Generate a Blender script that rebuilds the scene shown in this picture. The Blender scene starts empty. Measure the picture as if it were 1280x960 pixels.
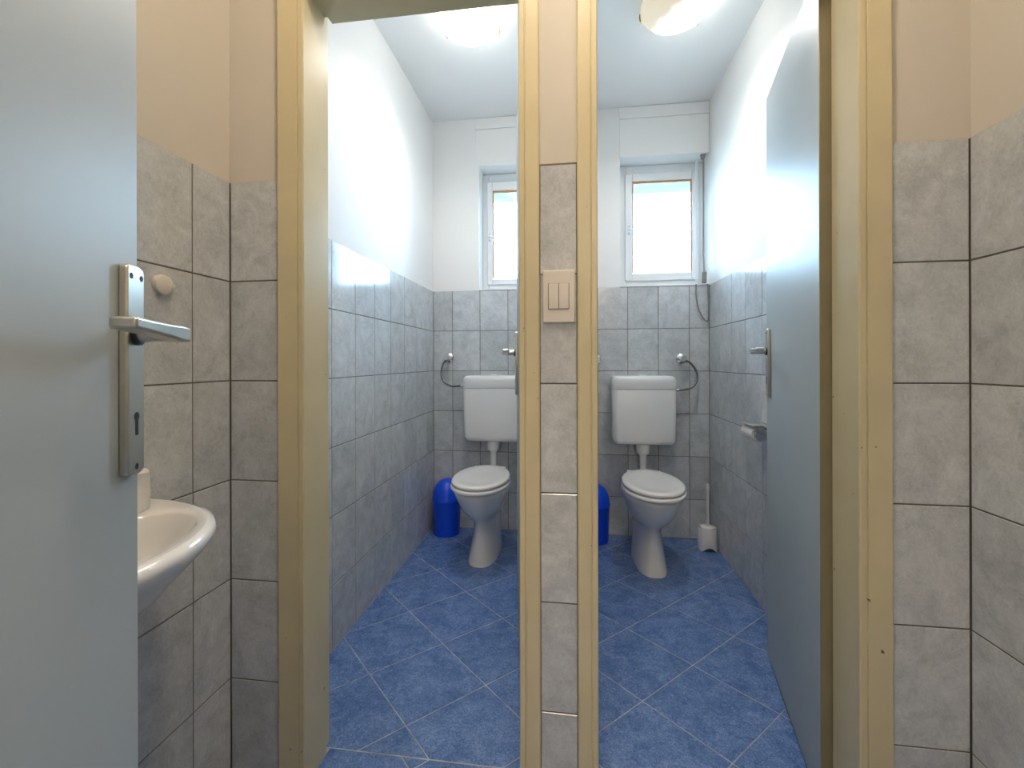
import bpy, bmesh, math, random
from math import sin, cos, pi, radians
from mathutils import Vector, Matrix

SC = bpy.context.scene
COL = SC.collection
random.seed(7)
H = 1.04                                   # camera height above the floor

# ------------------------------------------------------------------ camera
cam_data = bpy.data.cameras.new('camera')
cam = bpy.data.objects.new('camera', cam_data)
COL.objects.link(cam)
cam_data.sensor_fit = 'HORIZONTAL'
cam_data.sensor_width = 36.0
cam_data.lens = 545.95 / 1280 * 36.0
cam_data.shift_y = -28.7 / 1280
cam_data.clip_start = 0.02
PSI = 0.1305
fwd = Vector((-sin(PSI), cos(PSI), 0))
right = Vector((cos(PSI), sin(PSI), 0))
up = Vector((0, 0, 1))
ROLL = 0.0024
r2 = right * cos(ROLL) - up * sin(ROLL)
u2 = up * cos(ROLL) + right * sin(ROLL)
m3 = Matrix((r2, u2, -fwd)).transposed()
cam.matrix_world = Matrix.Translation((0, 0, H)) @ m3.to_4x4()
SC.camera = cam

# ------------------------------------------------------------------ daylight and exposure
world = bpy.data.worlds.new('overcast_sky')
SC.world = world
world.use_nodes = True
wn = world.node_tree.nodes['Background']
wn.inputs['Color'].default_value = (0.48, 0.74, 1.0, 1)
wn.inputs['Strength'].default_value = 11.5
SC.view_settings.view_transform = 'Standard'
SC.view_settings.look = 'None'
SC.view_settings.exposure = 1.6
SC.view_settings.gamma = 1.0
SC.view_settings.use_curve_mapping = False
STALL_LAMP = 2.3                            # emission of the two stall lamp shades
BULB = 7.0                                # watts of the bulb under each stall shade
WARM_LAMP = 18.0                            # emission of the anteroom lamp shade
HALL_FILL = 15.0  # emission of the two unseen hall lamps, added as frontal fill

for px_, py_, pz_, w_, h_, rx_ in ((0.555, 2.96, H + 0.83, 0.5, 0.76, -90), (-0.31, 2.96, H + 0.83, 0.48, 0.76, -90)):   # portals only guide the sampling of the sky
    ld = bpy.data.lights.new('window_portal', 'AREA')
    ld.shape = 'RECTANGLE'; ld.size = w_; ld.size_y = h_
    ld.cycles.is_portal = True
    lo = bpy.data.objects.new('window_portal', ld)
    lo.location = (px_, py_, pz_)
    lo.rotation_euler = (radians(rx_), 0, 0)
    COL.objects.link(lo)

# ------------------------------------------------------------------ materials
def new_mat(name):
    m = bpy.data.materials.new(name)
    m.use_nodes = True
    nt = m.node_tree
    return m, nt, nt.nodes['Principled BSDF']

def node(nt, kind, **kw):
    n = nt.nodes.new(kind)
    for k, v in kw.items():
        if k in n.inputs: n.inputs[k].default_value = v
        else: setattr(n, k, v)
    return n

def noise(nt, vec, scale, detail=4, rough=0.55, dist=0.0):
    n = node(nt, 'ShaderNodeTexNoise')
    n.inputs['Scale'].default_value = scale
    n.inputs['Detail'].default_value = detail
    n.inputs['Roughness'].default_value = rough
    n.inputs['Distortion'].default_value = dist
    nt.links.new(vec, n.inputs['Vector'])
    return n

def ramp(nt, fac, stops):
    r = node(nt, 'ShaderNodeValToRGB')
    e = r.color_ramp.elements
    while len(e) < len(stops): e.new(0.5)
    for i, (p, c) in enumerate(stops):
        e[i].position = p
        e[i].color = (*c, 1) if len(c) == 3 else c
    nt.links.new(fac, r.inputs['Fac'])
    return r

def bump(nt, b, height, strength, dist=0.002):
    n = node(nt, 'ShaderNodeBump')
    n.inputs['Strength'].default_value = strength
    n.inputs['Distance'].default_value = dist
    nt.links.new(height, n.inputs['Height'])
    nt.links.new(n.outputs['Normal'], b.inputs['Normal'])

def plain(name, col, rough=0.4, metal=0.0, var=0.04, scale=8.0, bmp=0.0, bscale=200.0, coat=0.0, spec=0.5, nicks=None):
    m, nt, b = new_mat(name)
    g = node(nt, 'ShaderNodeNewGeometry')
    n = noise(nt, g.outputs['Position'], scale, 5)
    lo = tuple(max(0, c * (1 - var)) for c in col)
    hi = tuple(min(1, c * (1 + var)) for c in col)
    r = ramp(nt, n.outputs['Fac'], [(0.3, lo), (0.7, hi)])
    base = r.outputs['Color']
    if nicks:                               # small chips in the paint
        n4 = noise(nt, g.outputs['Position'], nicks[0], 2, 0.5, 0.3)
        r4 = ramp(nt, n4.outputs['Fac'], [(nicks[1], (0, 0, 0)), (nicks[1] + 0.015, (1, 1, 1))])
        mc = node(nt, 'ShaderNodeMix', data_type='RGBA')
        nt.links.new(r4.outputs['Color'], mc.inputs[0]); nt.links.new(base, mc.inputs[6]); mc.inputs[7].default_value = (*nicks[2], 1)
        base = mc.outputs[2]
    nt.links.new(base, b.inputs['Base Color'])
    b.inputs['Roughness'].default_value = rough
    b.inputs['Metallic'].default_value = metal
    b.inputs['Specular IOR Level'].default_value = spec
    b.inputs['Coat Weight'].default_value = coat
    b.inputs['Coat Roughness'].default_value = 0.08
    if bmp:
        n2 = noise(nt, g.outputs['Position'], bscale, 3)
        bump(nt, b, n2.outputs['Fac'], bmp)
    return m

def tile_mat(name, dark, mid, light, rough, fine=90.0, bmp=0.08, bscale=120.0, rvar=0.06, vary=0.07, fmix=0.45, span=(0.37, 0.5, 0.63)):
    m, nt, b = new_mat(name)
    g = node(nt, 'ShaderNodeNewGeometry')
    oi = node(nt, 'ShaderNodeObjectInfo')
    off = node(nt, 'ShaderNodeVectorMath', operation='MULTIPLY_ADD')
    nt.links.new(oi.outputs['Random'], off.inputs[0])
    off.inputs[1].default_value = (7.3, 5.1, 9.7)
    nt.links.new(g.outputs['Position'], off.inputs[2])
    n1 = noise(nt, off.outputs['Vector'], 14, 8, 0.68, 0.6)
    n2 = noise(nt, off.outputs['Vector'], fine, 6, 0.7, 1.6)
    mx = node(nt, 'ShaderNodeMix', data_type='FLOAT')
    mx.inputs[0].default_value = fmix
    nt.links.new(n1.outputs['Fac'], mx.inputs[2]); nt.links.new(n2.outputs['Fac'], mx.inputs[3])
    r = ramp(nt, mx.outputs[0], [(span[0], dark), (span[1], mid), (span[2], light)])
    hv = node(nt, 'ShaderNodeHueSaturation')
    mr = node(nt, 'ShaderNodeMapRange')
    mr.inputs['To Min'].default_value = 1 - vary; mr.inputs['To Max'].default_value = 1 + vary
    nt.links.new(oi.outputs['Random'], mr.inputs['Value'])
    nt.links.new(mr.outputs['Result'], hv.inputs['Value'])
    nt.links.new(r.outputs['Color'], hv.inputs['Color'])
    nt.links.new(hv.outputs['Color'], b.inputs['Base Color'])
    rr = node(nt, 'ShaderNodeMapRange')
    rr.inputs['To Min'].default_value = rough - rvar; rr.inputs['To Max'].default_value = rough + rvar
    nt.links.new(n2.outputs['Fac'], rr.inputs['Value'])
    nt.links.new(rr.outputs['Result'], b.inputs['Roughness'])
    n3 = noise(nt, off.outputs['Vector'], bscale, 3)
    bump(nt, b, n3.outputs['Fac'], bmp)
    return m

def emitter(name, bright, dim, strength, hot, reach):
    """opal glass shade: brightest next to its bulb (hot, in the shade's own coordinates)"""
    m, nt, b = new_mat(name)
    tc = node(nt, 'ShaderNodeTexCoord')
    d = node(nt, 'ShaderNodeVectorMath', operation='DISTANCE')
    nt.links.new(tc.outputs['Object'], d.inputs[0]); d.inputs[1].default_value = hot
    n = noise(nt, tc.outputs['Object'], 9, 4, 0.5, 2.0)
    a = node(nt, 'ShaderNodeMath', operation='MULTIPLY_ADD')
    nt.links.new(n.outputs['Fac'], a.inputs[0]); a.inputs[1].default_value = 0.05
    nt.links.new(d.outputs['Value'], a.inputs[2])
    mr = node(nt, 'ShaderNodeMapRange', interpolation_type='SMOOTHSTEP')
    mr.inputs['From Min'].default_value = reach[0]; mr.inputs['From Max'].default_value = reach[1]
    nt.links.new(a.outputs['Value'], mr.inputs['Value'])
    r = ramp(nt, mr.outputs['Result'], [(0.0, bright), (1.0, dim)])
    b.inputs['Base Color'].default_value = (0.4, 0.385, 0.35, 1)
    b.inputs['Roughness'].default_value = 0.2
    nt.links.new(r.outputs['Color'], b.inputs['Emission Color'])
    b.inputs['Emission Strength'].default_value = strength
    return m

M = {}
M['paint'] = plain('white_wall_paint', (0.87, 0.86, 0.845), 0.62, var=0.015, scale=3, bmp=0.06, bscale=160, spec=0.15)
M['beige'] = plain('beige_wall_paint', (0.65, 0.61, 0.545), 0.62, var=0.015, scale=3, bmp=0.06, bscale=160, spec=0.15)
M['ceiling'] = plain('white_ceiling_paint', (0.86, 0.86, 0.855), 0.75, var=0.01, scale=3)
M['grout'] = plain('brown_grey_grout', (0.17, 0.145, 0.115), 0.85, var=0.15, scale=30)
M['floor_grout'] = plain('pale_floor_grout', (0.34, 0.37, 0.41), 0.7, var=0.4, scale=14)
M['tile'] = tile_mat('grey_wall_tile', (0.44, 0.465, 0.485), (0.57, 0.595, 0.62), (0.69, 0.715, 0.735), 0.13, fine=85, bmp=0.03, bscale=25)
M['floor_tile'] = tile_mat('blue_floor_tile', (0.06, 0.13, 0.33), (0.115, 0.21, 0.47), (0.22, 0.34, 0.62), 0.13, fine=110, bmp=0.9, bscale=130, rvar=0.05, vary=0.05, fmix=0.62, span=(0.40, 0.5, 0.61))
M['frame'] = plain('cream_frame_paint', (0.66, 0.58, 0.37), 0.28, var=0.05, scale=6, bmp=0.03, bscale=40, nicks=(60, 0.765, (0.16, 0.11, 0.06)))
M['leaf'] = plain('grey_door_paint', (0.44, 0.48, 0.49), 0.42, var=0.02, scale=3, bmp=0.05, bscale=18, spec=0.3, nicks=(85, 0.78, (0.60, 0.56, 0.46)))
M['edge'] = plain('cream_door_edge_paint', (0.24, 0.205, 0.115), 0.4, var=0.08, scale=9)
M['ceramic'] = plain('white_glazed_ceramic', (0.82, 0.82, 0.81), 0.10, var=0.01, coat=0.4)
M['plastic'] = plain('white_plastic', (0.83, 0.83, 0.83), 0.25, var=0.01)
M['seat'] = plain('white_seat_plastic', (0.86, 0.85, 0.84), 0.22, var=0.01)
M['dark'] = plain('black_rubber', (0.02, 0.02, 0.02), 0.6, var=0.2)
M['alu'] = plain('satin_aluminium', (0.62, 0.60, 0.54), 0.30, metal=1.0, var=0.05, scale=30)
M['chrome'] = plain('polished_chrome', (0.72, 0.72, 0.73), 0.10, metal=1.0, var=0.02)
M['hose'] = plain('braided_steel', (0.22, 0.22, 0.22), 0.35, metal=1.0, var=0.3, scale=300)
M['brass'] = plain('dull_brass', (0.50, 0.36, 0.16), 0.35, metal=1.0, var=0.1)
M['bin'] = plain('blue_bin_plastic', (0.006, 0.085, 0.85), 0.30, var=0.05, scale=6)
M['pvc'] = plain('white_window_pvc', (0.82, 0.83, 0.83), 0.30, var=0.01)
M['orange'] = plain('orange_glazing_seal', (0.55, 0.22, 0.05), 0.6, var=0.15, scale=40)
M['switch'] = plain('ivory_switch_plastic', (0.76, 0.71, 0.64), 0.30, var=0.01)
M['paper'] = plain('white_tissue_paper', (0.82, 0.80, 0.78), 0.9, var=0.03, scale=60, bmp=0.25, bscale=180)
M['strap'] = plain('grey_strap_webbing', (0.25, 0.235, 0.22), 0.8, var=0.15, scale=200)
M['white_strap'] = plain('white_strap_webbing', (0.72, 0.73, 0.74), 0.7, var=0.06, scale=200)
M['concrete'] = plain('plain_concrete', (0.30, 0.31, 0.27), 0.9, var=0.1)
M['lamp_left'] = emitter('lit_opal_glass_white', (1.0, 0.95, 0.89), (1.0, 0.93, 0.85), STALL_LAMP, (0, 0, -0.08), (0.05, 0.3))
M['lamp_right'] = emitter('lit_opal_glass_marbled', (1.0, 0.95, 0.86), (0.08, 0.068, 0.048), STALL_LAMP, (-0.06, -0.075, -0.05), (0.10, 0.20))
M['lamp_warm'] = emitter('lit_opal_glass_warm', (1.0, 0.84, 0.65), (1.0, 0.82, 0.62), WARM_LAMP, (0, 0, -0.08), (0.05, 0.3))
M['lamp_fill'] = emitter('lit_opal_glass_added_fill', (1.0, 0.82, 0.62), (1.0, 0.79, 0.58), HALL_FILL, (0, 0, -0.08), (0.05, 0.3))

def glass_mat():
    m = bpy.data.materials.new('window_glass'); m.use_nodes = True
    nt = m.node_tree; nt.nodes.clear()
    out = node(nt, 'ShaderNodeOutputMaterial'); mix = node(nt, 'ShaderNodeMixShader')
    tr = node(nt, 'ShaderNodeBsdfTransparent'); gl = node(nt, 'ShaderNodeBsdfGlossy')
    tr.inputs['Color'].default_value = (0.96, 0.98, 0.98, 1)
    gl.inputs['Roughness'].default_value = 0.02
    fr = node(nt, 'ShaderNodeFresnel'); fr.inputs['IOR'].default_value = 1.45
    nt.links.new(fr.outputs[0], mix.inputs[0]); nt.links.new(tr.outputs[0], mix.inputs[1])
    nt.links.new(gl.outputs[0], mix.inputs[2]); nt.links.new(mix.outputs[0], out.inputs[0])
    return m
M['glass'] = glass_mat()

def slat_mat():
    m = bpy.data.materials.new('translucent_shutter_slat'); m.use_nodes = True
    nt = m.node_tree; nt.nodes.clear()
    out = node(nt, 'ShaderNodeOutputMaterial'); mix = node(nt, 'ShaderNodeMixShader')
    d = node(nt, 'ShaderNodeBsdfDiffuse'); t = node(nt, 'ShaderNodeBsdfTranslucent')
    d.inputs['Color'].default_value = (0.52, 0.64, 0.67, 1); t.inputs['Color'].default_value = (0.55, 0.85, 0.95, 1)
    mix.inputs[0].default_value = 0.009
    nt.links.new(d.outputs[0], mix.inputs[1]); nt.links.new(t.outputs[0], mix.inputs[2])
    nt.links.new(mix.outputs[0], out.inputs[0])
    return m
M['slat'] = slat_mat()

# ------------------------------------------------------------------ mesh helpers
def link(name, me, mat=None, parent=None, loc=None):
    o = bpy.data.objects.new(name, me)
    COL.objects.link(o)
    if mat is not None and len(me.materials) == 0: me.materials.append(mat)
    if parent is not None: o.parent = parent
    if loc is not None: o.location = loc
    return o

class MB:
    """collects geometry and builds it as one mesh object"""
    def __init__(s): s.v = []; s.f = []
    def add(s, vs, fs):
        n = len(s.v); s.v += [tuple(p) for p in vs]; s.f += [tuple(i + n for i in f) for f in fs]; return s
    def box(s, x0, x1, y0, y1, z0, z1):
        vs = [(x, y, z) for z in (z0, z1) for y in (y0, y1) for x in (x0, x1)]
        return s.add(vs, [(0, 2, 3, 1), (4, 5, 7, 6), (0, 1, 5, 4), (2, 6, 7, 3), (0, 4, 6, 2), (1, 3, 7, 5)])
    def loft(s, rings, cap0=True, cap1=True, closed=True):
        n = len(rings[0]); vs = [p for r in rings for p in r]; fs = []
        for i in range(len(rings) - 1):
            for j in range(n if closed else n - 1):
                k = (j + 1) % n
                fs.append((i * n + j, i * n + k, (i + 1) * n + k, (i + 1) * n + j))
        if cap0: fs.append(tuple(reversed(range(n))))
        if cap1: fs.append(tuple(range((len(rings) - 1) * n, len(rings) * n)))
        return s.add(vs, fs)
    def lathe(s, prof, c=(0, 0, 0), axis='z', seg=28, cap0=True, cap1=True):
        rings = []
        for r, h in prof:
            ring = []
            for k in range(seg):
                a = 2 * pi * k / seg; p, q = r * cos(a), r * sin(a)
                if axis == 'z': v = (p, q, h)
                elif axis == 'y': v = (q, h, p)
                else: v = (h, p, q)
                ring.append((v[0] + c[0], v[1] + c[1], v[2] + c[2]))
            rings.append(ring)
        return s.loft(rings, cap0, cap1)
    def tube(s, pts, rad, seg=10):
        pts = [Vector(p) for p in pts]; rings = []
        ref = Vector((0, 0, 1))
        t0 = (pts[1] - pts[0]).normalized()
        if abs(t0.dot(ref)) > 0.9: ref = Vector((1, 0, 0))
        nrm = (ref - t0 * ref.dot(t0)).normalized()
        for i, p in enumerate(pts):
            a = pts[max(i - 1, 0)]; b = pts[min(i + 1, len(pts) - 1)]
            t = (b - a).normalized()
            nrm = (nrm - t * nrm.dot(t)).normalized(); bn = t.cross(nrm)
            r = rad[i] if isinstance(rad, (list, tuple)) else rad
            rings.append([p + (nrm * cos(2 * pi * k / seg) + bn * sin(2 * pi * k / seg)) * r for k in range(seg)])
        return s.loft(rings)
    def prism(s, poly, axis, a, b):
        """2D outline pushed along an axis"""
        def P(u, v, w): return {'x': (w, u, v), 'y': (u, w, v), 'z': (u, v, w)}[axis]
        return s.loft([[P(u, v, a) for u, v in poly], [P(u, v, b) for u, v in poly]])
    def build(s, name, mat, parent=None, bevel=0.0, seg=2, smooth=True, angle=40, subsurf=0, loc=None):
        me = bpy.data.meshes.new(name)
        me.from_pydata(s.v, [], s.f); me.validate(); me.update()
        bm = bmesh.new(); bm.from_mesh(me); bmesh.ops.recalc_face_normals(bm, faces=bm.faces); bm.to_mesh(me); bm.free()
        o = link(name, me, mat, parent, loc)
        if smooth:
            me.shade_smooth(); me.set_sharp_from_angle(angle=radians(angle))
        if bevel:
            b = o.modifiers.new('bevel', 'BEVEL'); b.width = bevel; b.segments = seg; b.limit_method = 'ANGLE'
            b.angle_limit = radians(35); b.harden_normals = False
        if subsurf:
            q = o.modifiers.new('subsurf', 'SUBSURF'); q.levels = subsurf; q.render_levels = subsurf
        return o

def spline(pts, n=10):
    """smooth path through points (Catmull-Rom)"""
    P = [Vector(p) for p in pts]; P = [P[0] * 2 - P[1]] + P + [P[-1] * 2 - P[-2]]; out = []
    for i in range(1, len(P) - 2):
        for k in range(n):
            t = k / n; a, b, c, d = P[i - 1], P[i], P[i + 1], P[i + 2]
            out.append(0.5 * ((2 * b) + (c - a) * t + (2 * a - 5 * b + 4 * c - d) * t * t + (3 * b - a - 3 * c + d) * t ** 3))
    out.append(P[-2]); return out

def empty(name, loc=(0, 0, 0), rz=0.0):
    o = bpy.data.objects.new(name, None); o.empty_display_size = 0.05
    COL.objects.link(o); o.location = loc; o.rotation_euler = (0, 0, rz); return o

def tag(o, label, cat, group=None):
    o['label'] = label; o['category'] = cat
    if group: o['group'] = group
    return o

def struct(o):
    o['kind'] = 'structure'; return o

def copy_thing(o, loc, label):
    """a thing with copies of its parts and sub-parts"""
    r = o.copy(); COL.objects.link(r); r.location = loc; r['label'] = label
    for ch in list(o.children):
        c = ch.copy(); COL.objects.link(c); c.parent = r
        for g in list(ch.children):
            d = g.copy(); COL.objects.link(d); d.parent = c
    return r

def rrect(cx, cy, hx, hy, r, z, n=5):
    pts = []
    for sx, sy, a0 in ((1, 1, 0), (-1, 1, 90), (-1, -1, 180), (1, -1, 270)):
        for k in range(n + 1):
            a = radians(a0 + 90 * k / n)
            pts.append((cx + sx * (hx - r) + r * cos(a), cy + sy * (hy - r) + r * sin(a), z))
    return pts

# ------------------------------------------------------------------ tiles: each one a piece of its own
TILE_CACHE = {}
def tile_mesh(poly, basis, t, inset, mat):
    n = len(poly); P = [Vector(p) for p in poly]
    lines = []
    for i in range(n):
        d = (P[(i + 1) % n] - P[i]).normalized(); nn = Vector((-d.y, d.x))
        lines.append((P[i] + nn * inset, d))
    ins = []
    for i in range(n):
        p, d = lines[i - 1]; q, e = lines[i]
        den = d.x * e.y - d.y * e.x
        if abs(den) < 1e-6: ins.append(q.copy()); continue
        k = ((q.x - p.x) * e.y - (q.y - p.y) * e.x) / den
        ins.append(p + d * k)
    U, V, N = basis
    pts = [U * p.x + V * p.y for p in P] + [U * p.x + V * p.y + N * (t - inset) for p in P] + [U * p.x + V * p.y + N * t for p in ins]
    fs = []
    for lvl in (0, 1):
        for i in range(n):
            j = (i + 1) % n
            fs.append((lvl * n + i, lvl * n + j, (lvl + 1) * n + j, (lvl + 1) * n + i))
    fs.append(tuple(range(2 * n, 3 * n)))
    me = bpy.data.meshes.new('tile')
    me.from_pydata(pts, [], fs); me.update(); me.materials.append(mat)
    return me

BASES = {}
def wall_tiles(parent, origin, U, V, us, vs, mat, t=0.006, gap=0.0015):
    U, V = Vector(U), Vector(V); N = U.cross(V)
    for i in range(len(us) - 1):
        for j in range(len(vs) - 1):
            w = us[i + 1] - us[i] - 2 * gap; h = vs[j + 1] - vs[j] - 2 * gap
            if w < 0.01 or h < 0.01: continue
            key = (tuple(U), tuple(V), round(w, 4), round(h, 4), mat.name)
            if key not in TILE_CACHE:
                TILE_CACHE[key] = tile_mesh([(0, 0), (w, 0), (w, h), (0, h)], (U, V, N), t, 0.0011, mat)
            o = bpy.data.objects.new('tile', TILE_CACHE[key])
            o.parent = parent
            o.location = Vector(origin) + U * (us[i] + gap) + V * (vs[j] + gap) + N * random.uniform(-0.0003, 0.0003)
            COL.objects.link(o)

def cols(a, b, start, w):
    """joint positions between a and b with a joint at start and pitch w"""
    k0 = math.ceil((a - start) / w + 0.02); out = [a]
    x = start + k0 * w
    while x < b - 0.004: out.append(x); x += w
    return out + [b]

XL, XR, YF, YB = -0.848, 0.807, 1.0, 2.664        # tile faces of the side walls, partition and window wall
TT = 0.006
CEIL = H + 1.51
TOPB, TOPF = H + 0.439, H + 0.452                 # upper edges of the tiling
TW, TH = 0.1754, 0.25
def rows(top):
    r = [top - TH * k for k in range(6)]; return [0.0] + sorted(z for z in r if z > 0.02)

# ------------------------------------------------------------------ room shell
def side_wall(name, x0, x1):
    """beige up to the stall partition, white behind it"""
    o = struct(MB().box(x0, x1, -0.19, YF + 0.04, -0.1, CEIL + 0.1).box(x0, x1, YF + 0.04, YB + 0.3, -0.1, CEIL + 0.1).build(name, M['beige'], smooth=False))
    o.data.materials.append(M['paint'])
    for p in o.data.polygons:
        if p.center.y > YF + 0.05: p.material_index = 1
    return o
wall_left = side_wall('wall_left', XL - TT - 0.14, XL - TT)
wall_right = side_wall('wall_right', XR + TT, XR + TT + 0.14)
ceiling = struct(MB().box(XL - TT, XR + TT, -0.19, YB + 0.3, CEIL, CEIL + 0.1).build('ceiling', M['ceiling'], smooth=False))
PL, PR = -0.08, 0.03                              # the partition between the stalls
NB = TOPB                                         # niche bottom
NT = H + 1.213                                    # niche top
NL = (-0.556, -0.075)                             # left niche
NR = (0.302, XR + TT)                             # right niche
y0, y1 = YB + TT, YB + 0.3
W = MB()
W.box(XL - TT, XR + TT, y0, y1, -0.1, NB)
W.box(XL - TT, XR + TT, y0, y1, NT, CEIL)
W.box(XL - TT, NL[0], y0, y1, NB, NT); W.box(NL[1], NR[0], y0, y1, NB, NT)
wall_back = struct(W.build('wall_back', M['paint'], smooth=False))
W = MB().box(PL + TT, PR - TT, YF + 0.084, YB + TT, 0, CEIL)
wall_middle = struct(W.build('wall_middle', M['paint'], smooth=False))
D1 = (-0.642, -0.114); D2 = (0.063, 0.595)        # clear door openings
DH = H + 0.912
fy0, fy1 = YF + TT, YF + 0.084
W = MB()
W.box(XL - TT, D1[0] - 0.03, fy0, fy1, 0, CEIL); W.box(D1[1] + 0.03, D2[0] - 0.03, fy0, fy1, 0, CEIL)
W.box(D2[1] + 0.03, XR + TT, fy0, fy1, 0, CEIL)
W.box(D1[0] - 0.03, D1[1] + 0.03, fy0, fy1, DH + 0.03, CEIL); W.box(D2[0] - 0.03, D2[1] + 0.03, fy0, fy1, DH + 0.03, CEIL)
wall_front = struct(W.build('wall_front', M['beige'], smooth=False))
wall_front.data.materials.append(M['paint'])
for p in wall_front.data.polygons:
    if p.normal.y > 0.5: p.material_index = 1
# the wall with the entrance the picture is taken from, and the hall behind it
EX0, EX1 = -0.235, 0.50
W = MB()
W.box(XL - TT - 0.14, EX0 - 0.03, -0.31, -0.19, 0, CEIL); W.box(EX1 + 0.03, XR + TT + 0.14, -0.31, -0.19, 0, CEIL)
W.box(EX0 - 0.03, EX1 + 0.03, -0.31, -0.19, 2.04, CEIL)
wall_rear = struct(W.build('wall_rear', M['beige'], smooth=False))
W = MB()
W.box(-1.3, -1.2, -4.0, -0.31, 0, CEIL); W.box(1.2, 1.3, -4.0, -0.31, 0, CEIL)
W.box(-1.3, 1.3, -4.2, -4.0, 0, CEIL)
W.box(-1.3, XL - TT - 0.14, -0.31, -0.19, 0, CEIL); W.box(XR + TT + 0.14, 1.3, -0.31, -0.19, 0, CEIL)
struct(W.build('wall_hall', M['paint'], smooth=False))
struct(MB().box(-1.3, 1.3, -4.2, -0.19, CEIL, CEIL + 0.1).build('ceiling_hall', M['ceiling'], smooth=False))

struct(MB().box(-40, 40, YB + 0.32, 60, -3.4, -3.2).build('ground', M['concrete'], smooth=False))   # yard outside, below the windows

# grout beds and tiles
def bed(parent, box): return MB().box(*box).build('grout', M['grout'], parent, smooth=False)
G = 0.0042
bed(wall_left, (XL - TT, XL - TT + G, YF + 0.084, YB + TT, 0, TOPB - 0.001)); bed(wall_left, (XL - TT, XL - TT + G, -0.19, YF + TT, 0, TOPF - 0.001))
bed(wall_right, (XR + TT - G, XR + TT, YF + 0.084, YB + TT, 0, TOPB - 0.001)); bed(wall_right, (XR + TT - G, XR + TT, -0.19, YF + TT, 0, TOPF - 0.001))
bed(wall_back, (XL, PL, YB + TT - G, YB + TT, 0, TOPB - 0.001)); bed(wall_back, (PR, XR, YB + TT - G, YB + TT, 0, TOPB - 0.001))
bed(wall_middle, (PL + TT - G, PL + TT, YF + 0.13, YB, 0, TOPB - 0.001)); bed(wall_middle, (PR - TT, PR - TT + G, YF + 0.13, YB, 0, TOPB - 0.001))
F1 = (-0.712, -0.067); F2 = (0.018, 0.659)        # outer edges of the door casings
for a, b in ((XL, F1[0] + 0.02), (F1[1] - 0.02, F2[0] + 0.02), (F2[1] - 0.02, XR)):
    bed(wall_front, (a, b, fy0 - G, fy0, 0, TOPF - 0.001))
T = M['tile']
# side walls: u runs along y (left wall: +y with +z gives +x)
wall_tiles(wall_left, (XL - TT, 0, 0), (0, 1, 0), (0, 0, 1), cols(YF + 0.088, YB, 2.527, TW), rows(TOPB), T)
wall_tiles(wall_left, (XL - TT, 0, 0), (0, 1, 0), (0, 0, 1), cols(-0.185, YF, 0.89, TW), rows(TOPF), T)
wall_tiles(wall_right, (XR + TT, 0, 0), (0, -1, 0), (0, 0, 1), cols(-YB, -(YF + 0.088), -2.492, TW), rows(TOPB), T)
wall_tiles(wall_right, (XR + TT, 0, 0), (0, -1, 0), (0, 0, 1), cols(-YF, 0.185, -YF, TW), rows(TOPF), T)
wall_tiles(wall_back, (0, YB + TT, 0), (1, 0, 0), (0, 0, 1), cols(XL, PL, -0.725, TW), rows(TOPB), T)
wall_tiles(wall_back, (0, YB + TT, 0), (1, 0, 0), (0, 0, 1), cols(PR, XR, 0.345, TW), rows(TOPB), T)
wall_tiles(wall_middle, (PR - TT, 0, 0), (0, 1, 0), (0, 0, 1), cols(YF + 0.15, YB, 2.527, TW), rows(TOPB), T)
wall_tiles(wall_middle, (PL + TT, 0, 0), (0, -1, 0), (0, 0, 1), cols(-YB, -(YF + 0.15), -2.527, TW), rows(TOPB), T)
for a, b in ((XL, F1[0]), (F1[1], F2[0]), (F2[1], XR)):
    wall_tiles(wall_front, (0, fy0, 0), (1, 0, 0), (0, 0, 1), [a, b], rows(TOPF - (0.004 if a == F1[1] else 0)), T)

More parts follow.
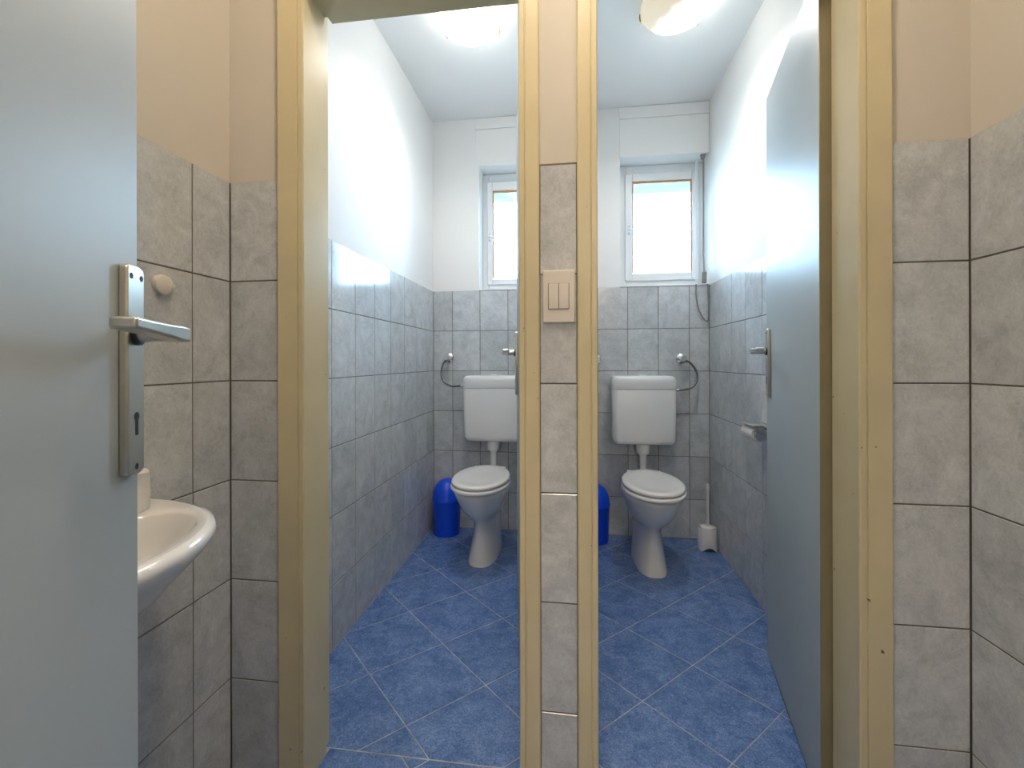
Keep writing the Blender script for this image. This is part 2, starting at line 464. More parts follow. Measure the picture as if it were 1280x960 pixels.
# floor: diagonal tiles
floor = struct(MB().box(-1.3, 1.3, -4.2, YB + 0.3, -0.12, -0.0008).build('floor', M['floor_grout'], smooth=False))
def clip(poly, x0, x1, ya, yb):
    def cut(p, f):
        out = []
        for i in range(len(p)):
            a, b = p[i], p[(i + 1) % len(p)]; fa, fb = f(a), f(b)
            if fa >= 0: out.append(a)
            if (fa >= 0) != (fb >= 0):
                t = fa / (fa - fb); out.append((a[0] + (b[0] - a[0]) * t, a[1] + (b[1] - a[1]) * t))
        return out
    for f in (lambda p: p[0] - x0, lambda p: x1 - p[0], lambda p: p[1] - ya, lambda p: yb - p[1]):
        poly = cut(poly, f)
        if len(poly) < 3: return []
    return poly
HX, HY = 0.1965, 0.1833
def floor_tiles(x0, x1, ya, yb, nx, ny):
    full = None
    g = 0.0021
    for i in range(-14, 15):
        for j in range(-26, 27):
            if (i + j) % 2: continue
            cx, cy = nx + i * HX, ny + (j + 1) * HY          # centre lies one half-diagonal above a node
            p = [(cx, cy - HY + g), (cx + HX - g, cy), (cx, cy + HY - g), (cx - HX + g, cy)]
            q = clip(p, x0 + 0.001, x1 - 0.001, ya + 0.001, yb - 0.001)
            q = [a for k, a in enumerate(q) if (Vector(a) - Vector(q[k - 1])).length > 0.002]
            if len(q) < 3: continue
            area = abs(sum(q[k - 1][0] * q[k][1] - q[k][0] * q[k - 1][1] for k in range(len(q)))) / 2
            if area < 4e-4: continue
            loc = [(a[0] - cx, a[1] - cy) for a in q]
            B = (Vector((1, 0, 0)), Vector((0, 1, 0)), Vector((0, 0, 1)))
            if len(q) == 4 and area > 2 * (HX - g) * (HY - g) * 0.999:
                full = full or tile_mesh(loc, B, 0.008, 0.0008, M['floor_tile']); me = full
            else:
                me = tile_mesh(loc, B, 0.008, 0.0008, M['floor_tile'])
            o = bpy.data.objects.new('tile', me); o.parent = floor; o.location = (cx, cy, -0.008); COL.objects.link(o)
NLEFT, NRIGHT = (-0.465, 1.196), (0.612, 1.742)
floor_tiles(XL, PL, 1.104, YB, *NLEFT)
floor_tiles(PR, XR, 1.104, YB, *NRIGHT)
floor_tiles(XL, XR, -0.185, YF - 0.002, -0.60, 1.25)
floor_tiles(D1[0], D1[1], YF - 0.002, 1.102, -0.60, 1.25); floor_tiles(D2[0], D2[1], YF - 0.002, 1.102, -0.60, 1.25)

# ------------------------------------------------------------------ doors
def jamb_profile(xo, xi, s):
    """cross-section of a frame post: xo outer, xi clear edge, s = +1 when the opening lies towards +x"""
    yf = YF - 0.011
    return [(xo, yf + 0.002), (xo + s * 0.003, yf), (xi - s * 0.0165, yf), (xi - s * 0.0155, yf + 0.003), (xi - s * 0.0135, yf + 0.003),
            (xi - s * 0.0125, yf), (xi - s * 0.002, yf), (xi, yf + 0.003), (xi, YF + 0.084), (xi - s * 0.014, YF + 0.084),
            (xi - s * 0.014, YF + 0.124), (xi - s * 0.03, YF + 0.124), (xi - s * 0.03, YF + 0.0055), (xo, YF + 0.0055)]

def door_frame(root, clear, outer):
    MB().prism(jamb_profile(outer[0], clear[0], 1), 'z', 0, DH + 0.07).build('frame_post', M['frame'], root, smooth=False)
    MB().prism(jamb_profile(outer[1], clear[1], -1), 'z', 0, DH + 0.07).build('frame_post', M['frame'], root, smooth=False)
    yf = YF - 0.011
    prof = [(yf, DH + 0.003), (yf + 0.003, DH), (YF + 0.084, DH), (YF + 0.084, DH + 0.014), (YF + 0.124, DH + 0.014), (YF + 0.124, DH + 0.03),
            (YF + 0.0055, DH + 0.03), (YF + 0.0055, DH + 0.07), (yf, DH + 0.07)]
    MB().prism(prof, 'x', clear[0] - 0.0005, clear[1] + 0.0005).build('frame_header', M['frame'], root, smooth=False)

def handle_set(leaf, xc, side, y, toward):
    """plate with lever, keyhole and screws; side = outward direction along the leaf's local y, y = its face"""
    zc = H - 0.009; hw, hh = 0.018, 0.118
    out = []
    for k in range(9):
        a = pi * k / 8; out.append((xc + hw * cos(a), zc + hh - 0.006 + 0.006 * sin(a)))
    for k in range(9):
        a = pi + pi * k / 8; out.append((xc + hw * cos(a), zc - hh + 0.006 + 0.006 * sin(a)))
    ya, yb = y, y + side * 0.009
    pl = MB().prism(out, 'y', ya, yb).build('handle_plate', M['alu'], leaf, bevel=0.0022, seg=2)
    yl = yb + side * 0.0004
    sc = MB()
    for dx, dz in ((-0.0105, 0.104), (0.0105, 0.104), (0, -0.108)):
        sc.lathe([(0.0036, yb - side * 0.001), (0.0034, yl), (0.0015, yl - side * 0.0003)], (xc + dx, 0, zc + dz), 'y', 12)
    sc.build('screw', M['dark'], pl)
    kz = zc - 0.052
    k = MB().lathe([(0.0048, yb - side * 0.001), (0.0048, yl)], (xc, 0, kz), 'y', 14)
    k.box(xc - 0.0028, xc + 0.0028, min(yb - side * 0.001, yl), max(yb - side * 0.001, yl), kz - 0.021, kz)
    k.build('keyhole', M['dark'], pl)
    zl = zc + 0.041
    n = MB().lathe([(0.0135, yb - side * 0.001), (0.0135, yb + side * 0.004)], (xc, 0, zl), 'y', 20)
    n.build('collar', M['dark'], pl)
    n = MB().lathe([(0.0105, yb), (0.0095, yb + side * 0.03), (0.010, yb + side * 0.045)], (xc, 0, zl), 'y', 20)
    # flat wedge-shaped arm from the neck back along the leaf
    rings = []
    yo = yb + side * 0.050
    for t, dep, zt, zb in ((-0.008, 0.018, 0.008, -0.009), (0.012, 0.018, 0.009, -0.009), (0.04, 0.021, 0.0085, -0.006), (0.085, 0.024, 0.009, -0.003), (0.108, 0.024, 0.010, -0.002), (0.113, 0.019, 0.0085, -0.0005)):
        x = xc + toward * t
        rings.append([(x, yo - side * dep, zl + zb), (x, yo, zl + zb), (x, yo, zl + zt), (x, yo - side * dep, zl + zt)])
    n.loft(rings).build('lever', M['alu'], pl, bevel=0.0028, seg=3)
    return pl

door_1 = struct(empty('door_1', (0, 0, 0)))
door_frame(door_1, D1, F1)
door_2 = struct(empty('door_2', (0, 0, 0)))
door_frame(door_2, D2, F2)
ang1 = math.atan2(0.985, -0.1745)
def leaf_at(parent, loc, rz, L, ya, yb, z0, z1):
    """a leaf with its own origin at the hinge"""
    b = MB().box(0.0, L, ya, yb, z0, z1)
    leaf = b.build('door_leaf', M['leaf'], parent, bevel=0.002)
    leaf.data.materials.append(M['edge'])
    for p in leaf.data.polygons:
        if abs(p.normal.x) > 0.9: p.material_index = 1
    leaf.location = loc; leaf.rotation_euler = (0, 0, rz)
    return leaf
leaf1 = leaf_at(door_1, (-0.104, 1.128, 0), ang1, 0.555, -0.038, 0.0, 0.008, DH + 0.008)
handle_set(leaf1, 0.51, 1, 0.0, -1); handle_set(leaf1, 0.51, -1, -0.038, -1)
ang2 = math.atan2(0.978, 0.2065)
leaf2 = leaf_at(door_2, (0.5735, 1.094, 0), ang2, 0.56, -0.038, 0.0, 0.008, DH + 0.008)
handle_set(leaf2, 0.515, 1, 0.0, -1); handle_set(leaf2, 0.515, -1, -0.038, -1)
for z in (0.30, 1.16, 1.80):
    MB().lathe([(0.0055, z - 0.045), (0.0055, z + 0.045), (0.003, z + 0.05)], (0.0005, -0.044, 0), 'z', 12).build('hinge', M['dark'] if z > 1.5 else M['edge'], leaf2)
# entrance door, opened towards the washbasin
door_3 = struct(empty('door_3', (0, 0, 0)))
ang3 = math.atan2(0.91, -0.4143)
leaf3 = leaf_at(door_3, (-0.2097, -0.188, 0), ang3, 0.70, 0.0, 0.040, 0.008, 2.01)
handle_set(leaf3, 0.6765, -1, 0.0, -1); handle_set(leaf3, 0.6765, 1, 0.040, -1)
fr = MB().box(EX0 - 0.03, EX0, -0.33, -0.235, 0, 2.04).box(EX1, EX1 + 0.03, -0.33, -0.175, 0, 2.04).box(EX0, EX1, -0.33, -0.235, 2.015, 2.04)
fr.build('frame', M['frame'], door_3, bevel=0.002)

# ------------------------------------------------------------------ windows
def window(name, niche, sash, glass):
    root = struct(empty(name, (0, 0, 0)))
    ya = YB + 0.136; yb = ya + 0.06
    zb, zt = NB, NT
    def ring(x0, x1, z0, z1, a, b, c, d, p, q, nm, mat, par, bev):
        """frame of four bars: outer rectangle x0..z1, inner a..d"""
        w = MB()
        w.box(x0, a, p, q, z0, z1); w.box(b, x1, p, q, z0, z1); w.box(a, b, p, q, z0, c); w.box(a, b, p, q, d, z1)
        return w.build(nm, mat, par, bevel=bev)
    sx0, sx1, sz0, sz1 = sash; gx0, gx1, gz0, gz1 = glass
    ring(niche[0], niche[1], zb, zt, sx0 + 0.012, sx1 - 0.012, sz0 + 0.012, sz1 - 0.012, ya, yb, 'window_frame', M['pvc'], root, 0.003)
    s = ring(sx0, sx1, sz0, sz1, gx0 - 0.004, gx1 + 0.004, gz0 - 0.004, gz1 + 0.004, ya - 0.014, ya + 0.03, 'sash', M['pvc'], root, 0.004)
    sl = MB()
    sl.box(gx0 - 0.005, gx1 + 0.005, ya - 0.006, ya + 0.004, gz1 - 0.006, gz1 + 0.005)
    sl.box(gx0 - 0.005, gx0 + 0.003, ya - 0.006, ya + 0.004, gz0, gz1 - 0.006); sl.box(gx1 - 0.003, gx1 + 0.005, ya - 0.006, ya + 0.004, gz0, gz1 - 0.006)
    sl.build('orange_seal', M['orange'], s)
    MB().box(gx0 - 0.005, gx1 + 0.005, ya + 0.004, ya + 0.008, gz0 - 0.005, gz1 + 0.005).build('pane', M['glass'], s, smooth=False)
    # small espagnolette handle on the left stile
    hx, hz = (sx0 + gx0) / 2 - 0.002, (gz0 + gz1) / 2 - 0.015
    h = MB().prism([(hx + 0.009 * cos(a), hz + (0.022 if sin(a) > 0 else -0.022) + 0.009 * sin(a)) for a in [2 * pi * k / 20 for k in range(20)]], 'y', ya - 0.02, ya - 0.0135)
    h.build('handle_plate', M['pvc'], s, bevel=0.001)
    h = MB().tube(spline([(hx, ya - 0.02, hz), (hx, ya - 0.038, hz), (hx + 0.012, ya - 0.042, hz - 0.003), (hx + 0.055, ya - 0.042, hz - 0.02)], 5), 0.0045, 8)
    h.build('handle_lever', M['pvc'], s)
    d = MB()
    for q in (0.02, -0.02): d.lathe([(0.003, ya - 0.0202), (0.003, ya - 0.0206)], (hx, 0, hz + q), 'y', 10)
    d.build('screw', M['dark'], s)
    # sill edge
    MB().box(niche[0] - 0.0, niche[1], YB - 0.004, ya, NB - 0.001, NB + 0.006).build('sill', M['pvc'], root, bevel=0.002)
    # lowered slats of the outside roller shutter
    for k in range(3):
        z = gz1 - 0.022 + 0.037 * k
        MB().loft([[(x, yb + 0.028 + 0.004 * cos(pi * (i / 6 - 0.5)), z - 0.018 + 0.036 * i / 6) for i in range(7)] + [(x, yb + 0.022, z - 0.018 + 0.036 * i / 6) for i in range(6, -1, -1)] for x in (niche[0] + 0.004, niche[1] - 0.004)]).build('shutter_slat', M['slat'], root)
    return root
window('window_1', NL, (-0.527, -0.10, H + 0.495, H + 1.160), (-0.487, -0.14, H + 0.534, H + 1.098))
window('window_2', NR, (0.346, 0.786, H + 0.495, H + 1.160), (0.395, 0.741, H + 0.546, H + 1.108))
# covers of the shutter boxes above the niches
def shutter_box(x0, x1, label):
    r = MB().box(x0, x1, YB + 0.001, YB + 0.03, NT - 0.001, H + 1.437).build('shutter_box', M['paint'], bevel=0.003)
    tag(r, label, 'shutter box', None)
    MB().box(x0 - 0.001, x1, YB - 0.001, YB + 0.03, H + 1.4395, CEIL - 0.001).build('upper_panel', M['paint'], r, bevel=0.003)
    return r
shutter_box(NL[0] - 0.02, PL + 0.002, 'white roller shutter box cover above the left window')
shutter_box(NR[0] - 0.003, XR + 0.004, 'white roller shutter box cover above the right window')

# ------------------------------------------------------------------ ceiling lamps
def lamp(x, y, r, depth, mat, label, rot, name='ceiling_lamp', bulb=0.0, bx=0.0, by=0.0):
    root = empty(name, (x, y, CEIL), rot)
    tag(root, label, 'lamp', None)
    MB().lathe([(r * 0.55, 0.0), (r * 0.55, -0.016), (r * 0.5, -0.02)], seg=40).build('base_plate', M['plastic'], root)
    prof = [(r, -0.020)]
    for k in range(1, 10):
        a = pi / 2 * k / 9; prof.append((r * cos(a) if k < 9 else 0.004, -0.020 - depth * sin(a) ** 0.95))
    prof = [(r * 0.97, -0.0165)] + prof
    sh = MB().lathe(prof, seg=48).build('glass_shade', mat, root, angle=60)
    for k in range(3):
        a = 2 * pi * k / 3
        c = Vector((cos(a), sin(a), 0)); t = Vector((-sin(a), cos(a), 0))
        b = MB()
        rings = []
        for rr, z in ((r * 0.93, -0.010), (r * 1.015, -0.011), (r * 1.03, -0.026), (r * 1.0, -0.046)):
            p = c * rr + Vector((0, 0, z)); n = c * 0.003
            rings.append([p - t * 0.006 - n, p + t * 0.006 - n, p + t * 0.006 + n, p - t * 0.006 + n])
        b.loft(rings).build('clip', M['brass'], root)
    if bulb:                                # the light the bulb throws down through the glass
        sd = bpy.data.lights.new('bulb', 'SPOT'); sd.energy = bulb; sd.color = (1.0, 0.965, 0.91)
        sd.spot_size = radians(168); sd.spot_blend = 1.0; sd.shadow_soft_size = 0.05
        so = bpy.data.objects.new('bulb', sd); COL.objects.link(so); so.parent = root
        so.location = (0, 0, -0.022 - depth - 0.052)
    return root
lamp(-0.425, 1.86, 0.135, 0.075, M['lamp_left'], 'round glass ceiling lamp lit plain white, above the left toilet stall', radians(-88), bulb=BULB)
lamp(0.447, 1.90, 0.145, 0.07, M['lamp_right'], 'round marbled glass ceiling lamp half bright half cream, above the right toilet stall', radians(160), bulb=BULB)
lamp(-0.02, 0.42, 0.135, 0.075, M['lamp_warm'], 'warm glass ceiling lamp over the washbasin anteroom, out of the picture', 0.4)
lamp(0.45, -3.3, 0.20, 0.11, M['lamp_fill'], 'large warm glass fill lamp, added unseen at the far end of the hall behind the camera', 0.4)  # added fill: brightens the stalls' back walls and toilets from behind the camera
lamp(-0.10, -0.95, 0.15, 0.08, M['lamp_fill'], 'warm glass fill lamp, added unseen just outside the entrance door, behind the camera', 0.4)  # added fill: lifts the floor and the lower front wall

# ------------------------------------------------------------------ toilets (right one built, left one copied)
def egg(cx, yf, yb, af, ab, z, ex=2.0, n=40):
    """closed outline, front at yf, back at yb, half-width af in front easing to ab at the back"""
    cy = (yf + yb) / 2; b = (yb - yf) / 2; out = []
    for k in range(n):
        t = 2 * pi * k / n
        c, s = cos(t), sin(t)
        c2 = math.copysign(abs(c) ** (2 / ex), c); s2 = math.copysign(abs(s) ** (2 / ex), s)
        w = (1 + c2) / 2
        out.append((cx + s2 * (af + (ab - af) * w), cy + c2 * b, z))
    return out

def make_toilet(cx, label):
    YW = 0.0                                 # local y = 0 at the wall tiles, the bowl reaches towards -y
    root = empty('toilet', (cx, YB, 0)); tag(root, label, 'toilet')
    f = lambda y: y - YB
    rings = [egg(0, f(yf), f(yb), af, ab, z, ex) for yf, yb, af, ab, z, ex in (
        (2.158, 2.53, 0.074, 0.088, 0.0, 2.7), (2.160, 2.53, 0.073, 0.088, 0.012, 2.7), (2.170, 2.53, 0.060, 0.088, 0.06, 2.5),
        (2.185, 2.535, 0.046, 0.089, 0.13, 2.3), (2.194, 2.54, 0.042, 0.091, 0.185, 2.2), (2.185, 2.542, 0.047, 0.092, 0.208, 2.1),
        (2.160, 2.545, 0.068, 0.097, 0.232, 2.1), (2.122, 2.55, 0.098, 0.104, 0.26, 2.1), (2.085, 2.55, 0.122, 0.114, 0.295, 2.05),
        (2.060, 2.55, 0.136, 0.126, 0.333, 2.0), (2.038, 2.55, 0.149, 0.138, 0.37, 2.0), (2.030, 2.55, 0.153, 0.141, 0.390, 2.0),
        (2.036, 2.545, 0.147, 0.135, 0.396, 2.0))]
    MB().loft(rings).build('bowl', M['ceramic'], root, angle=70)
    for s in (-1, 1):
        MB().lathe([(0.010, s * 0.040), (0.010, s * 0.066), (0.006, s * 0.069)], (0, f(2.44), 0.075), 'x', 14).build('bolt_cap', M['plastic'], root)
    ya, yb = f(2.012), f(2.492)
    for nm, z0, z1, g, ex in (('seat', 0.402, 0.420, 0.0, 2.05), ('lid', 0.4245, 0.442, 0.006, 2.05)):
        a = 0.160 - g
        R = [egg(0, ya + g + 0.004, yb - 0.004, a - 0.004, 0.136, z0, ex), egg(0, ya + g, yb, a, 0.140, z0 + 0.004, ex),
             egg(0, ya + g, yb, a, 0.140, z1 - 0.007, ex), egg(0, ya + g + 0.003, yb - 0.003, a - 0.003, 0.137, z1 - 0.002, ex),
             egg(0, ya + g + 0.010, yb - 0.01, a - 0.010, 0.130, z1, ex)]
        if nm == 'lid':
            R += [egg(0, ya + 0.045, yb - 0.05, a - 0.042, 0.095, z1 - 0.001, 2.0), egg(0, ya + 0.085, yb - 0.10, a - 0.075, 0.062, z1 - 0.009, 2.0),
                  egg(0, ya + 0.15, yb - 0.17, a - 0.115, 0.03, z1 - 0.011, 2.0)]
        MB().loft(R).build(nm, M['seat'], root, angle=60)
    for s in (-1, 1):
        MB().lathe([(0.010, s * 0.055), (0.010, s * 0.09)], (0, f(2.497), 0.421), 'x', 14).build('hinge', M['plastic'], root)
    return root

def make_cistern(cx, label):
    root = empty('cistern', (cx, YB, 0)); tag(root, label, 'cistern')
    hx = 0.177; yc = -0.071; hy = 0.069
    R = [rrect(0, yc, hx - 0.034, hy - 0.022, 0.02, 0.565), rrect(0, yc, hx - 0.020, hy - 0.010, 0.024, 0.568), rrect(0, yc, hx - 0.010, hy - 0.004, 0.026, 0.577),
         rrect(0, yc, hx - 0.005, hy - 0.001, 0.028, 0.592), rrect(0, yc, hx - 0.003, hy, 0.03, 0.62), rrect(0, yc, hx, hy, 0.03, 0.875), rrect(0, yc, hx - 0.001, hy - 0.001, 0.03, 0.878)]
    MB().loft(R).build('tank', M['plastic'], root, angle=50)
    R = [rrect(0, yc, hx + 0.001, hy + 0.001, 0.03, 0.8795), rrect(0, yc, hx + 0.003, hy + 0.0015, 0.032, 0.882), rrect(0, yc, hx + 0.001, hy + 0.0005, 0.032, 0.928),
         rrect(0, yc, hx - 0.004, hy - 0.003, 0.03, 0.943), rrect(0, yc, hx - 0.014, hy - 0.012, 0.026, 0.951), rrect(0, yc, hx - 0.032, hy - 0.028, 0.02, 0.954)]
    MB().loft(R).build('tank_lid', M['plastic'], root, angle=50)
    b = MB().lathe([(0.022, 0.9525), (0.022, 0.9565), (0.018, 0.959)], (0, yc, 0), seg=24).build('flush_button', M['plastic'], root)
    yp = 2.585 - YB
    MB().lathe([(0.030, 0.5645), (0.039, 0.5635), (0.040, 0.555), (0.039, 0.520), (0.037, 0.512), (0.026, 0.508), (0.025, 0.500)], (0, yp, 0), seg=28).build('cuff', M['plastic'], root)
    MB().lathe([(0.019, 0.505), (0.019, 0.470)], (0, yp, 0)).tube(spline([(0, yp, 0.475), (0, yp, 0.42), (0, yp, 0.38), (0, yp, 0.36), (0, yp, 0.35)], 5), 0.019, 18).build('flush_pipe', M['plastic'], root)
    return root

toilet_r = make_toilet(0.408, 'white ceramic toilet with closed lid, in the right stall beside the toilet brush')
copy_thing(toilet_r, (-0.457, YB, 0), 'white ceramic toilet with closed lid, in the left stall by its blue bin')
cis_r = make_cistern(0.418, 'white plastic cistern above the right toilet, hose on its right')
copy_thing(cis_r, (-0.452, YB, 0), 'white plastic cistern above the left toilet, hose on its left')

def make_valve(x, z, hose_pts, label, cat='valve'):
    root = empty('stop_valve', (x, YB, z)); tag(root, label, cat)
    MB().lathe([(0.030, 0.0), (0.029, -0.006), (0.018, -0.014), (0.013, -0.016)], axis='y', seg=24).build('rosette', M['chrome'], root)
    MB().lathe([(0.011, -0.012), (0.011, -0.045), (0.016, -0.047), (0.018, -0.060), (0.014, -0.068)], axis='y', seg=20).build('knob', M['chrome'], root)
    if hose_pts:
        P = [(a - x, b - YB, c - z) for a, b, c in hose_pts]
        MB().tube(spline(P, 10), 0.0062, 10).build('braided_hose', M['hose'], root)
        e = Vector(P[-1]); d = (Vector(P[-1]) - Vector(P[-2])).normalized()
        MB().tube([e - d * 0.02, e - d * 0.002, e + d * 0.004], [0.008, 0.0085, 0.0085], 10).build('hose_nut', M['chrome'], root)
    return root
yv = YB - 0.035
make_valve(0.649, H + 0.012, [(0.655, yv, H + 0.004), (0.690, yv, H - 0.012), (0.722, yv - 0.005, H - 0.06), (0.722, yv - 0.015, H - 0.115), (0.69, yv - 0.03, H - 0.153), (0.64, yv - 0.036, H - 0.165), (0.600, yv - 0.036, H - 0.167)],
           'chrome valve with braided hose looping right, above the right cistern')
make_valve(-0.746, H + 0.022, [(-0.752, yv, H + 0.012), (-0.776, yv, H - 0.02), (-0.785, yv - 0.008, H - 0.075), (-0.765, yv - 0.02, H - 0.125), (-0.715, yv - 0.03, H - 0.152), (-0.668, yv - 0.036, H - 0.150), (-0.634, yv - 0.036, H - 0.148)],
           'chrome valve with braided hose looping left, above the left cistern')
v3 = make_valve(0.158, H + 0.008, None, 'capped chrome valve without a hose on the tiles left of the right cistern')

# ------------------------------------------------------------------ bins, brush, paper
def make_bin(x, y, label):
    root = empty('waste_bin', (x, y, 0)); tag(root, label, 'bin', None)
    MB().lathe([(0.072, 0.0), (0.076, 0.003), (0.0845, 0.200), (0.086, 0.203), (0.086, 0.209), (0.080, 0.210)], seg=40).build('body', M['bin'], root)
    prof = [(0.0865, 0.2105), (0.0865, 0.222), (0.084, 0.226)]
    for k in range(1, 10):
        a = pi / 2 * k / 9; prof.append((max(0.084 * cos(a), 0.003), 0.226 + 0.106 * sin(a)))
    lid = MB().lathe(prof, seg=40).build('lid', M['bin'], root, angle=60)
    # swing flap: a slightly proud patch of the dome facing the front
    R = []
    for i in range(7):
        el = radians(8 + 62 * i / 6); rr = 0.0855 * cos(el); z = 0.226 + 0.1075 * sin(el)
        half = radians(46) * (1 - 0.25 * i / 6)
        R.append([(rr * sin(-half + 2 * half * j / 8), -rr * cos(-half + 2 * half * j / 8), z) for j in range(9)])
    MB().loft(R, False, False, closed=False).build('swing_flap', M['bin'], lid, angle=60)
    return root
b0 = make_bin(-0.737, 2.570, 'blue plastic domed waste bin beside the left toilet')
copy_thing(b0, (0.144, 2.570, 0), 'blue plastic domed waste bin half hidden by the frame, beside the right toilet')

def make_brush(x, y):
    root = empty('toilet_brush', (x, y, 0)); tag(root, 'white toilet brush in its round holder, in the right stall corner', 'toilet brush')
    seg = 32; R = []
    for r, z in ((0.050, 0.0), (0.0505, 0.02), (0.049, 0.06), (0.048, 0.118), (0.046, 0.121), (0.044, 0.119), (0.044, 0.05)):
        ring = []
        for k in range(seg):
            a = 2 * pi * k / seg
            zz = z
            if z < 0.03:                      # arched notch in the foot of the holder, towards the front
                d = (a - 1.5 * pi); d = abs((d + pi) % (2 * pi) - pi)
                zz = max(z, 0.022 * max(0.0, cos(min(d / 0.75, 1) * pi / 2))) + (0.001 if z else 0)
            ring.append((r * cos(a), r * sin(a), zz))
        R.append(ring)
    MB().loft(R, False, True).build('holder', M['plastic'], root)
    MB().lathe([(0.036, 0.102), (0.038, 0.104), (0.036, 0.122), (0.014, 0.128)], seg=24).build('brush_cap', M['plastic'], root)
    MB().lathe([(0.010, 0.126), (0.0075, 0.15), (0.0075, 0.24), (0.009, 0.244), (0.0075, 0.25), (0.0075, 0.32), (0.010, 0.328), (0.010, 0.352), (0.005, 0.360)], (0.004, 0, 0), seg=14).build('brush_handle', M['plastic'], root)
    MB().lathe([(0.020, 0.03), (0.034, 0.04), (0.036, 0.085), (0.022, 0.100)], seg=20).build('bristle_head', M['plastic'], root)
    return root
make_brush(0.752, 2.53)

root = empty('paper_holder', (XR, 1.885, H - 0.29)); tag(root, 'chrome toilet paper holder on the right stall wall behind the open door', 'paper holder')
MB().prism(rrect_2 := [(p[0], p[1]) for p in rrect(0, 0.012, 0.082, 0.018, 0.006, 0)], 'x', -0.006, 0.0).build('wall_plate', M['chrome'], root, bevel=0.001)
# cover flap arching over the roll
out = [(-0.004, 0.026), (-0.03, 0.033), (-0.064, 0.038), (-0.086, 0.037), (-0.096, 0.033)]
pl = out + [(x + 0.0005, z - 0.002) for x, z in reversed(out)]
MB().prism(pl, 'y', -0.075, 0.075).build('cover_flap', M['alu'], root)
MB().tube([(-0.004, 0.07, 0.012), (-0.03, 0.07, 0.0), (-0.064, 0.07, -0.002), (-0.064, 0.062, -0.002), (-0.064, -0.066, -0.002)], 0.004, 10).build('roll_arm', M['chrome'], root)
MB().lathe([(0.0235, -0.072), (0.0235, -0.066), (0.020, -0.065)], (-0.064, 0, -0.002), 'y', 24).build('end_disc', M['chrome'], root)
pr = empty('toilet_paper', (XR - 0.064, 1.885, H - 0.292)); tag(pr, 'nearly used up roll of white toilet paper on the wall holder', 'toilet paper')
MB().lathe([(0.021, -0.052), (0.030, -0.052), (0.0305, -0.05), (0.0305, 0.055), (0.030, 0.057), (0.021, 0.057), (0.021, -0.052)], axis='y', seg=28, cap0=False, cap1=False).build('paper_roll', M['paper'], pr)
MB().lathe([(0.0185, -0.0525), (0.0208, -0.0525), (0.0208, 0.0575), (0.0185, 0.0575), (0.0185, -0.0525)], axis='y', seg=28, cap0=False, cap1=False).build('core', M['strap'], pr)

# ------------------------------------------------------------------ shutter strap in the right niche
ss = empty('shutter_strap', (0.780, YB + 0.03, NT)); tag(ss, 'grey shutter strap hanging beside the right window, looped below the sill', 'strap')
def ribbon(pts, w, t, nrm=(0, 1, 0)):
    P = [Vector(p) for p in pts]; R = []; nv = Vector(nrm)
    for i, p in enumerate(P):
        tg = (P[min(i + 1, len(P) - 1)] - P[max(i - 1, 0)]).normalized(); s = tg.cross(nv).normalized() * w / 2; n = s.cross(tg).normalized() * t / 2
        R.append([p - s - n, p + s - n, p + s + n, p - s + n])
    return MB().loft(R)
MB().box(-0.008, 0.012, -0.012, 0.012, -0.026, -0.004).box(-0.012, 0.018, -0.014, 0.014, -0.006, -0.0015).build('top_guide', M['strap'], ss, bevel=0.002)
MB().tube([(0.004, -0.002, -0.026), (0.001, -0.012, -0.3), (-0.006, -0.03, -0.60), (-0.006, -0.046, -0.70)], 0.0045, 10).build('pull_rod', M['strap'], ss)
MB().box(-0.018, 0.006, -0.056, -0.036, -0.765, -0.70).build('strap_grip', M['strap'], ss, bevel=0.003)
ribbon([(-0.028, 0.02, -0.02), (-0.030, 0.01, -0.20), (-0.034, -0.01, -0.5), (-0.044, -0.034, -0.70), (-0.05, -0.045, -0.775)], 0.014, 0.0015).build('white_strap', M['white_strap'], ss)
ribbon(spline([(-0.050, -0.045, -0.77), (-0.050, -0.048, -0.84), (-0.036, -0.05, -0.92), (-0.01, -0.05, -0.972), (0.012, -0.05, -0.985), (0.017, -0.05, -0.95), (0.016, -0.05, -0.86), (0.012, -0.048, -0.77)], 6), 0.008, 0.003, (0, 1, 0)).build('strap_loop', M['strap'], ss)

# ------------------------------------------------------------------ light switch
sw = empty('light_switch', (-0.0235, YF, H + 0.146)); tag(sw, 'ivory double rocker light switch on the tiles between the two doors', 'switch')
MB().box(-0.0365, 0.0365, -0.009, 0.0, -0.060, 0.060).build('switch_plate', M['switch'], sw, bevel=0.003, seg=3)
MB().box(-0.0235, 0.0235, -0.0098, -0.008, -0.029, 0.029).build('rocker_gap', M['dark'], sw)
for s in (-1, 1):
    x = s * 0.0115
    MB().prism([(-0.008, -0.0285), (-0.0118, -0.0285), (-0.0135, 0.0), (-0.0118, 0.0285), (-0.008, 0.0285)], 'x', x - 0.0109, x + 0.0109).build('rocker', M['switch'], sw, bevel=0.0006)

# ------------------------------------------------------------------ wall knob
kn = empty('wall_hook', (XL, 0.811, H + 0.161)); tag(kn, 'small round ivory wall hook stuck on the tiles above the washbasin', 'hook')
MB().lathe([(0.021, 0.0), (0.0215, 0.004), (0.020, 0.010), (0.015, 0.0125), (0.004, 0.0135)], axis='x', seg=28).build('disc', M['switch'], kn)
MB().tube(spline([(0.006, 0.010, -0.003), (0.009, 0.014, -0.004), (0.011, 0.017, -0.001), (0.011, 0.018, 0.003)], 5), 0.0045, 10).build('hook_tip', M['switch'], kn)

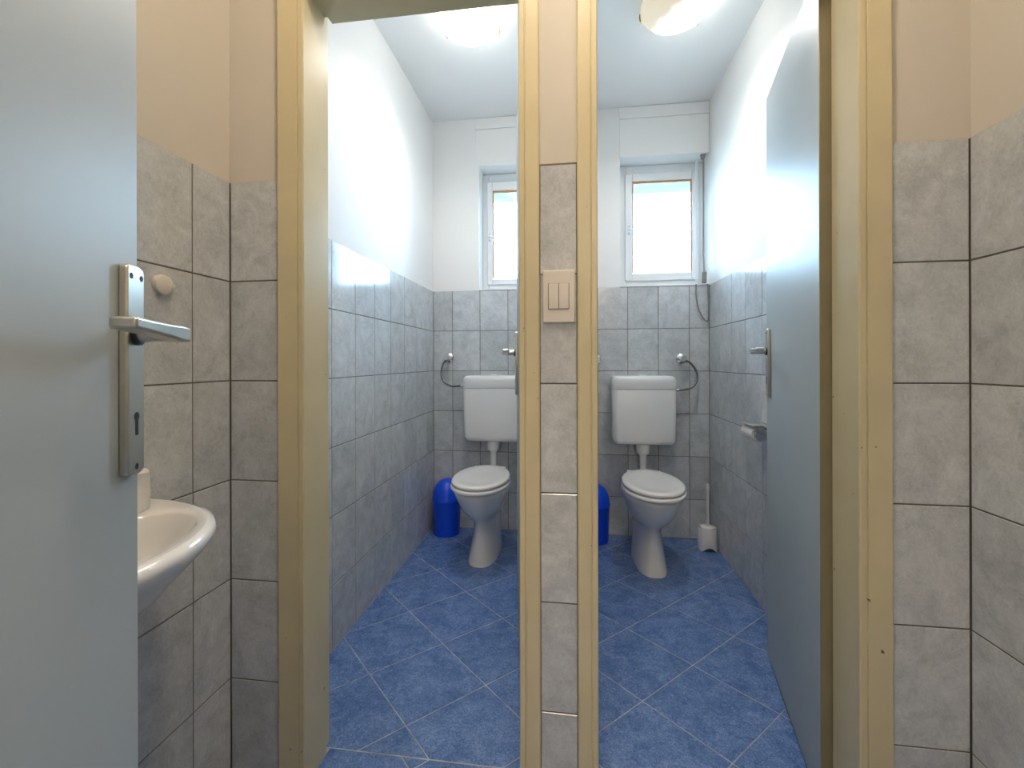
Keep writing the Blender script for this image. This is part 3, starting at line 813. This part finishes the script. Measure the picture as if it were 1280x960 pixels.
# ------------------------------------------------------------------ washbasin and tissue
def dring(a, by, z, ex=2.25, n=44, back=0.0, cy=0.0, cx=0.0):
    """half-oval outline closed along the wall (x = back)"""
    out = []
    for k in range(n + 1):
        t = -pi / 2 + pi * k / n
        c, s = cos(t), sin(t)
        out.append((cx + back + (a - back) * abs(c) ** (2 / ex), cy + by * math.copysign(abs(s) ** (2 / ex), s), z))
    return out
wb = empty('washbasin', (XL, 0.51, H - 0.27)); tag(wb, 'white ceramic washbasin on the left wall, half hidden by the entrance door', 'washbasin')
A, B = 0.300, 0.265
n = 44
outer = [dring(0.10, 0.075, -0.160), dring(0.150, 0.12, -0.150), dring(0.198, 0.168, -0.125), dring(0.242, 0.210, -0.088), dring(0.272, 0.238, -0.052),
         dring(0.289, 0.255, -0.033), dring(A - 0.003, B - 0.002, -0.022), dring(A, B, -0.012), dring(A - 0.004, B - 0.003, -0.003), dring(A - 0.014, B - 0.012, 0.0)]
MB().loft(outer, True, False).build('basin_body', M['ceramic'], wb, angle=60)
# rim top and hollow: closed rings with matching point counts
def closed_outer(z, da):
    f = dring(A - da, B - da * 0.85, z)
    back = [(0.0, (B - da * 0.85) * (1 - 2 * (k + 1) / (n)), z) for k in range(n - 1)]
    return f + back
def closed_inner(cx, ax, ay, z):
    out = []
    for k in range(n + 1):
        t = -pi / 2 + pi * k / n; out.append((cx + ax * cos(t), ay * sin(t), z))
    for k in range(n - 1):
        t = pi / 2 + pi * (k + 1) / n; out.append((cx + ax * 0.8 * cos(t), ay * sin(t), z))
    return out
R = [closed_outer(0.0, 0.014), closed_inner(0.148, 0.120, 0.202, -0.001), closed_inner(0.148, 0.115, 0.196, -0.006), closed_inner(0.148, 0.108, 0.186, -0.025),
     closed_inner(0.148, 0.098, 0.165, -0.06), closed_inner(0.148, 0.075, 0.120, -0.095), closed_inner(0.148, 0.03, 0.04, -0.108)]
MB().loft(R, False, True).build('basin_hollow', M['ceramic'], wb, angle=60)
MB().lathe([(0.022, -0.1075), (0.022, -0.105), (0.016, -0.1055)], (0.148, 0, 0), seg=24).build('drain', M['chrome'], wb)
MB().lathe([(0.020, -0.158), (0.020, -0.26), (0.026, -0.265), (0.026, -0.34), (0.018, -0.345)], (0.07, 0, 0), seg=20).tube(spline([(0.07, 0, -0.32), (0.05, 0, -0.33), (0.0, 0, -0.33)], 4), 0.014, 12).build('trap', M['chrome'], wb)
# tap on the ledge (behind the door)
t = MB().lathe([(0.022, 0.0), (0.020, 0.01), (0.016, 0.05), (0.018, 0.055), (0.018, 0.075), (0.01, 0.082)], (0.035, 0, 0), seg=20)
t.tube(spline([(0.035, 0, 0.04), (0.07, 0, 0.055), (0.12, 0, 0.055), (0.135, 0, 0.04)], 5), 0.0095, 12)
t.build('tap', M['chrome'], wb)
rg = random.Random(3)
ts = empty('tissue_roll', (XL + 0.047, 0.688, H - 0.27)); tag(ts, 'white tissue roll with a torn ragged edge standing on the washbasin', 'tissue roll')
R = []
for i in range(8):
    z = 0.001 + 0.068 * i / 7
    R.append([((0.040 + 0.003 * sin(3 * 2 * pi * k / 26 + i) * (i / 7) + rg.uniform(-0.001, 0.001)) * cos(2 * pi * k / 26),
               (0.040 + rg.uniform(-0.0012, 0.0012) + (0.004 if (i in (2, 3) and 3 < k < 9) else 0)) * sin(2 * pi * k / 26), z + (rg.uniform(-0.002, 0.002) if i == 7 else 0)) for k in range(26)])
MB().loft(R).build('paper', M['paper'], ts, angle=60)
